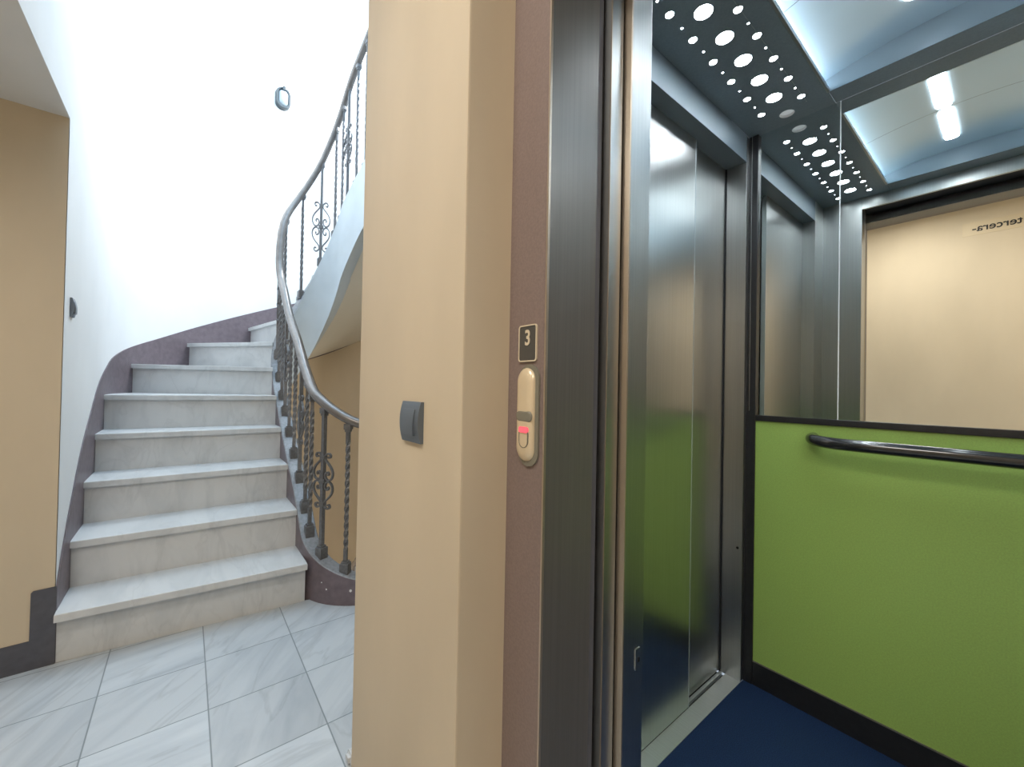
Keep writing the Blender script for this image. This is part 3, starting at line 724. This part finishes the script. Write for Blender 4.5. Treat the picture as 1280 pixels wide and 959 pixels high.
# ------------------------------------------------------------------ small things on the walls
def rocker_switch(name, frame_fn, label, w_, h_, dp=0.022):
    """frame_fn maps (u across, v up, d out) to world"""
    loc = frame_fn(0, 0, 0)
    t = thing(name, loc, label, 'light switch')
    def prof(v): return dp*0.5+dp*0.5*(1-(v/(h_/2))**2)
    bm = bmesh.new(); n = 12; rows = []
    for i in range(n+1):
        v = -h_/2+h_*i/n; d = prof(v)
        rows.append([bm.verts.new(frame_fn(u, v, dd)) for u, dd in ((-w_/2, 0), (-w_/2, d), (w_/2, d), (w_/2, 0))])
    for a, b in zip(rows, rows[1:]):
        for k in range(4): bm.faces.new((a[k], b[k], b[(k+1) % 4], a[(k+1) % 4]))
    bm.faces.new(rows[0]); bm.faces.new(rows[-1][::-1])
    obj('frame', bm, M['switch'], t)
    bm = bmesh.new(); rows = []; w2, h2 = w_*0.60, h_*0.64
    for i in range(n+1):
        v = -h2/2+h2*i/n; d = prof(v)
        e = 0.001+0.004*(0.5-v/h2)
        rows.append([bm.verts.new(frame_fn(u, v, dd)) for u, dd in ((-w2/2, d-0.004), (-w2/2, d+e), (w2/2, d+e), (w2/2, d-0.004))])
    for a, b in zip(rows, rows[1:]):
        for k in range(4): bm.faces.new((a[k], b[k], b[(k+1) % 4], a[(k+1) % 4]))
    bm.faces.new(rows[0]); bm.faces.new(rows[-1][::-1])
    obj('rocker', bm, M['switch'], t)
rocker_switch('light_switch', lambda u, v, d: Vector((-0.832+u, YW-d, 1.022+v)), 'grey rocker light switch on the cream pillar beside the lift', 0.092, 0.088, 0.014)
rocker_switch('light_switch', lambda u, v, d: Vector((-2.452-u, -0.38+d, 1.397+v)), 'grey light switch seen edge-on on the pale stair wall', 0.05, 0.078, 0.013)

# bulkhead lamp on the curved wall
bl_p = turn_pt(86, RO); bn = Vector((math.sin(R(86)), math.cos(R(86)), 0)); bt = Vector((0, 0, 1)).cross(bn)
zb_ = 3.95
bl = thing('bulkhead_lamp', (bl_p.x, bl_p.y, zb_), 'small oval bulkhead wall lamp with dark rim, high on the white stair wall', 'wall lamp')
def bulk(u, v, d): return bl_p+bn*d+bt*u+Vector((0, 0, zb_+v))
def stadium(hw, hh, n=10): return rrect(0, 0, hw, hh, min(hw, hh)*0.92, n)
bm = bmesh.new(); L0 = stadium(0.066, 0.103); L1 = stadium(0.060, 0.097); L2 = stadium(0.044, 0.081); rings = []
for l, d in ((L0, 0), (L0, 0.04), (L1, 0.055), (L2, 0.055), (L2, 0.03)): rings.append([bm.verts.new(bulk(x, z, d)) for x, z in l])
nn = len(L0)
for a, b in zip(rings, rings[1:]):
    for i in range(nn): bm.faces.new((a[i], a[(i+1) % nn], b[(i+1) % nn], b[i]))
bm.faces.new(rings[0]); bm.faces.new(rings[-1])
obj('housing', bm, M['bulk'], bl, 'dark grey rim', smooth=True)
bm = bmesh.new(); rings = []
for k in range(6):
    a = R(88*k/5); sc_ = math.cos(a); rings.append([bm.verts.new(bulk(x*max(sc_, 0.05), z*max(sc_, 0.05), 0.032+0.045*math.sin(a))) for x, z in L2])
for a, b in zip(rings, rings[1:]):
    for i in range(nn): bm.faces.new((a[i], a[(i+1) % nn], b[(i+1) % nn], b[i]))
bm.faces.new(rings[-1])
obj('glass', bm, M['glass'], bl, 'pale frosted glass', smooth=True)
bm = bmesh.new(); box(bm, -0.012, 0.012, -0.012, 0.012, -0.02, 0.02, bevel=0.003)
for v in bm.verts: v.co = bulk(v.co.x, 0.085+v.co.z, 0.062+v.co.y)
obj('clip', bm, M['bulk'], bl)

# sign on the wall behind the camera, seen reversed in the mirror
sg = thing('wall_label', (-0.10, YB, 2.38), 'narrow label strip lettered tercera on the cream wall, seen reversed in the lift mirror', 'sign')
bm = bmesh.new(); box(bm, -0.285, 0.09, YB, YB+0.002, 2.325, 2.425, bevel=0.0008)
obj('strip', bm, M['label'], sg)
text_mesh('lettering', 'tercera-', 0.074, M['ink'], sg, (-0.115, YB+0.003, 2.375), (PI/2, 0, PI), 1.0, bold=0.0012)
# ceiling lamp of the landing (behind the camera); right one added as fill
for lx_, ly_, lb_ in ((-0.55, -0.55, 'flat round ceiling lamp over the landing in front of the cream pillar'), (0.95, -0.5, 'added flat round fill lamp, unseen, right of the lift opening')):
    cl = thing('ceiling_lamp', (lx_, ly_, 2.62), lb_, 'ceiling lamp')
    bm = bmesh.new(); bmesh.ops.create_cone(bm, cap_ends=True, segments=32, radius1=0.17, radius2=0.19, depth=0.05, matrix=Matrix.Translation((lx_, ly_, 2.594)))
    obj('diffuser', bm, M['warm_lamp'], cl, smooth=True)
    bm = bmesh.new(); bmesh.ops.create_cone(bm, cap_ends=True, segments=32, radius1=0.20, radius2=0.20, depth=0.018, matrix=Matrix.Translation((lx_, ly_, 2.611)))
    obj('base_ring', bm, M['white'], cl, smooth=True)
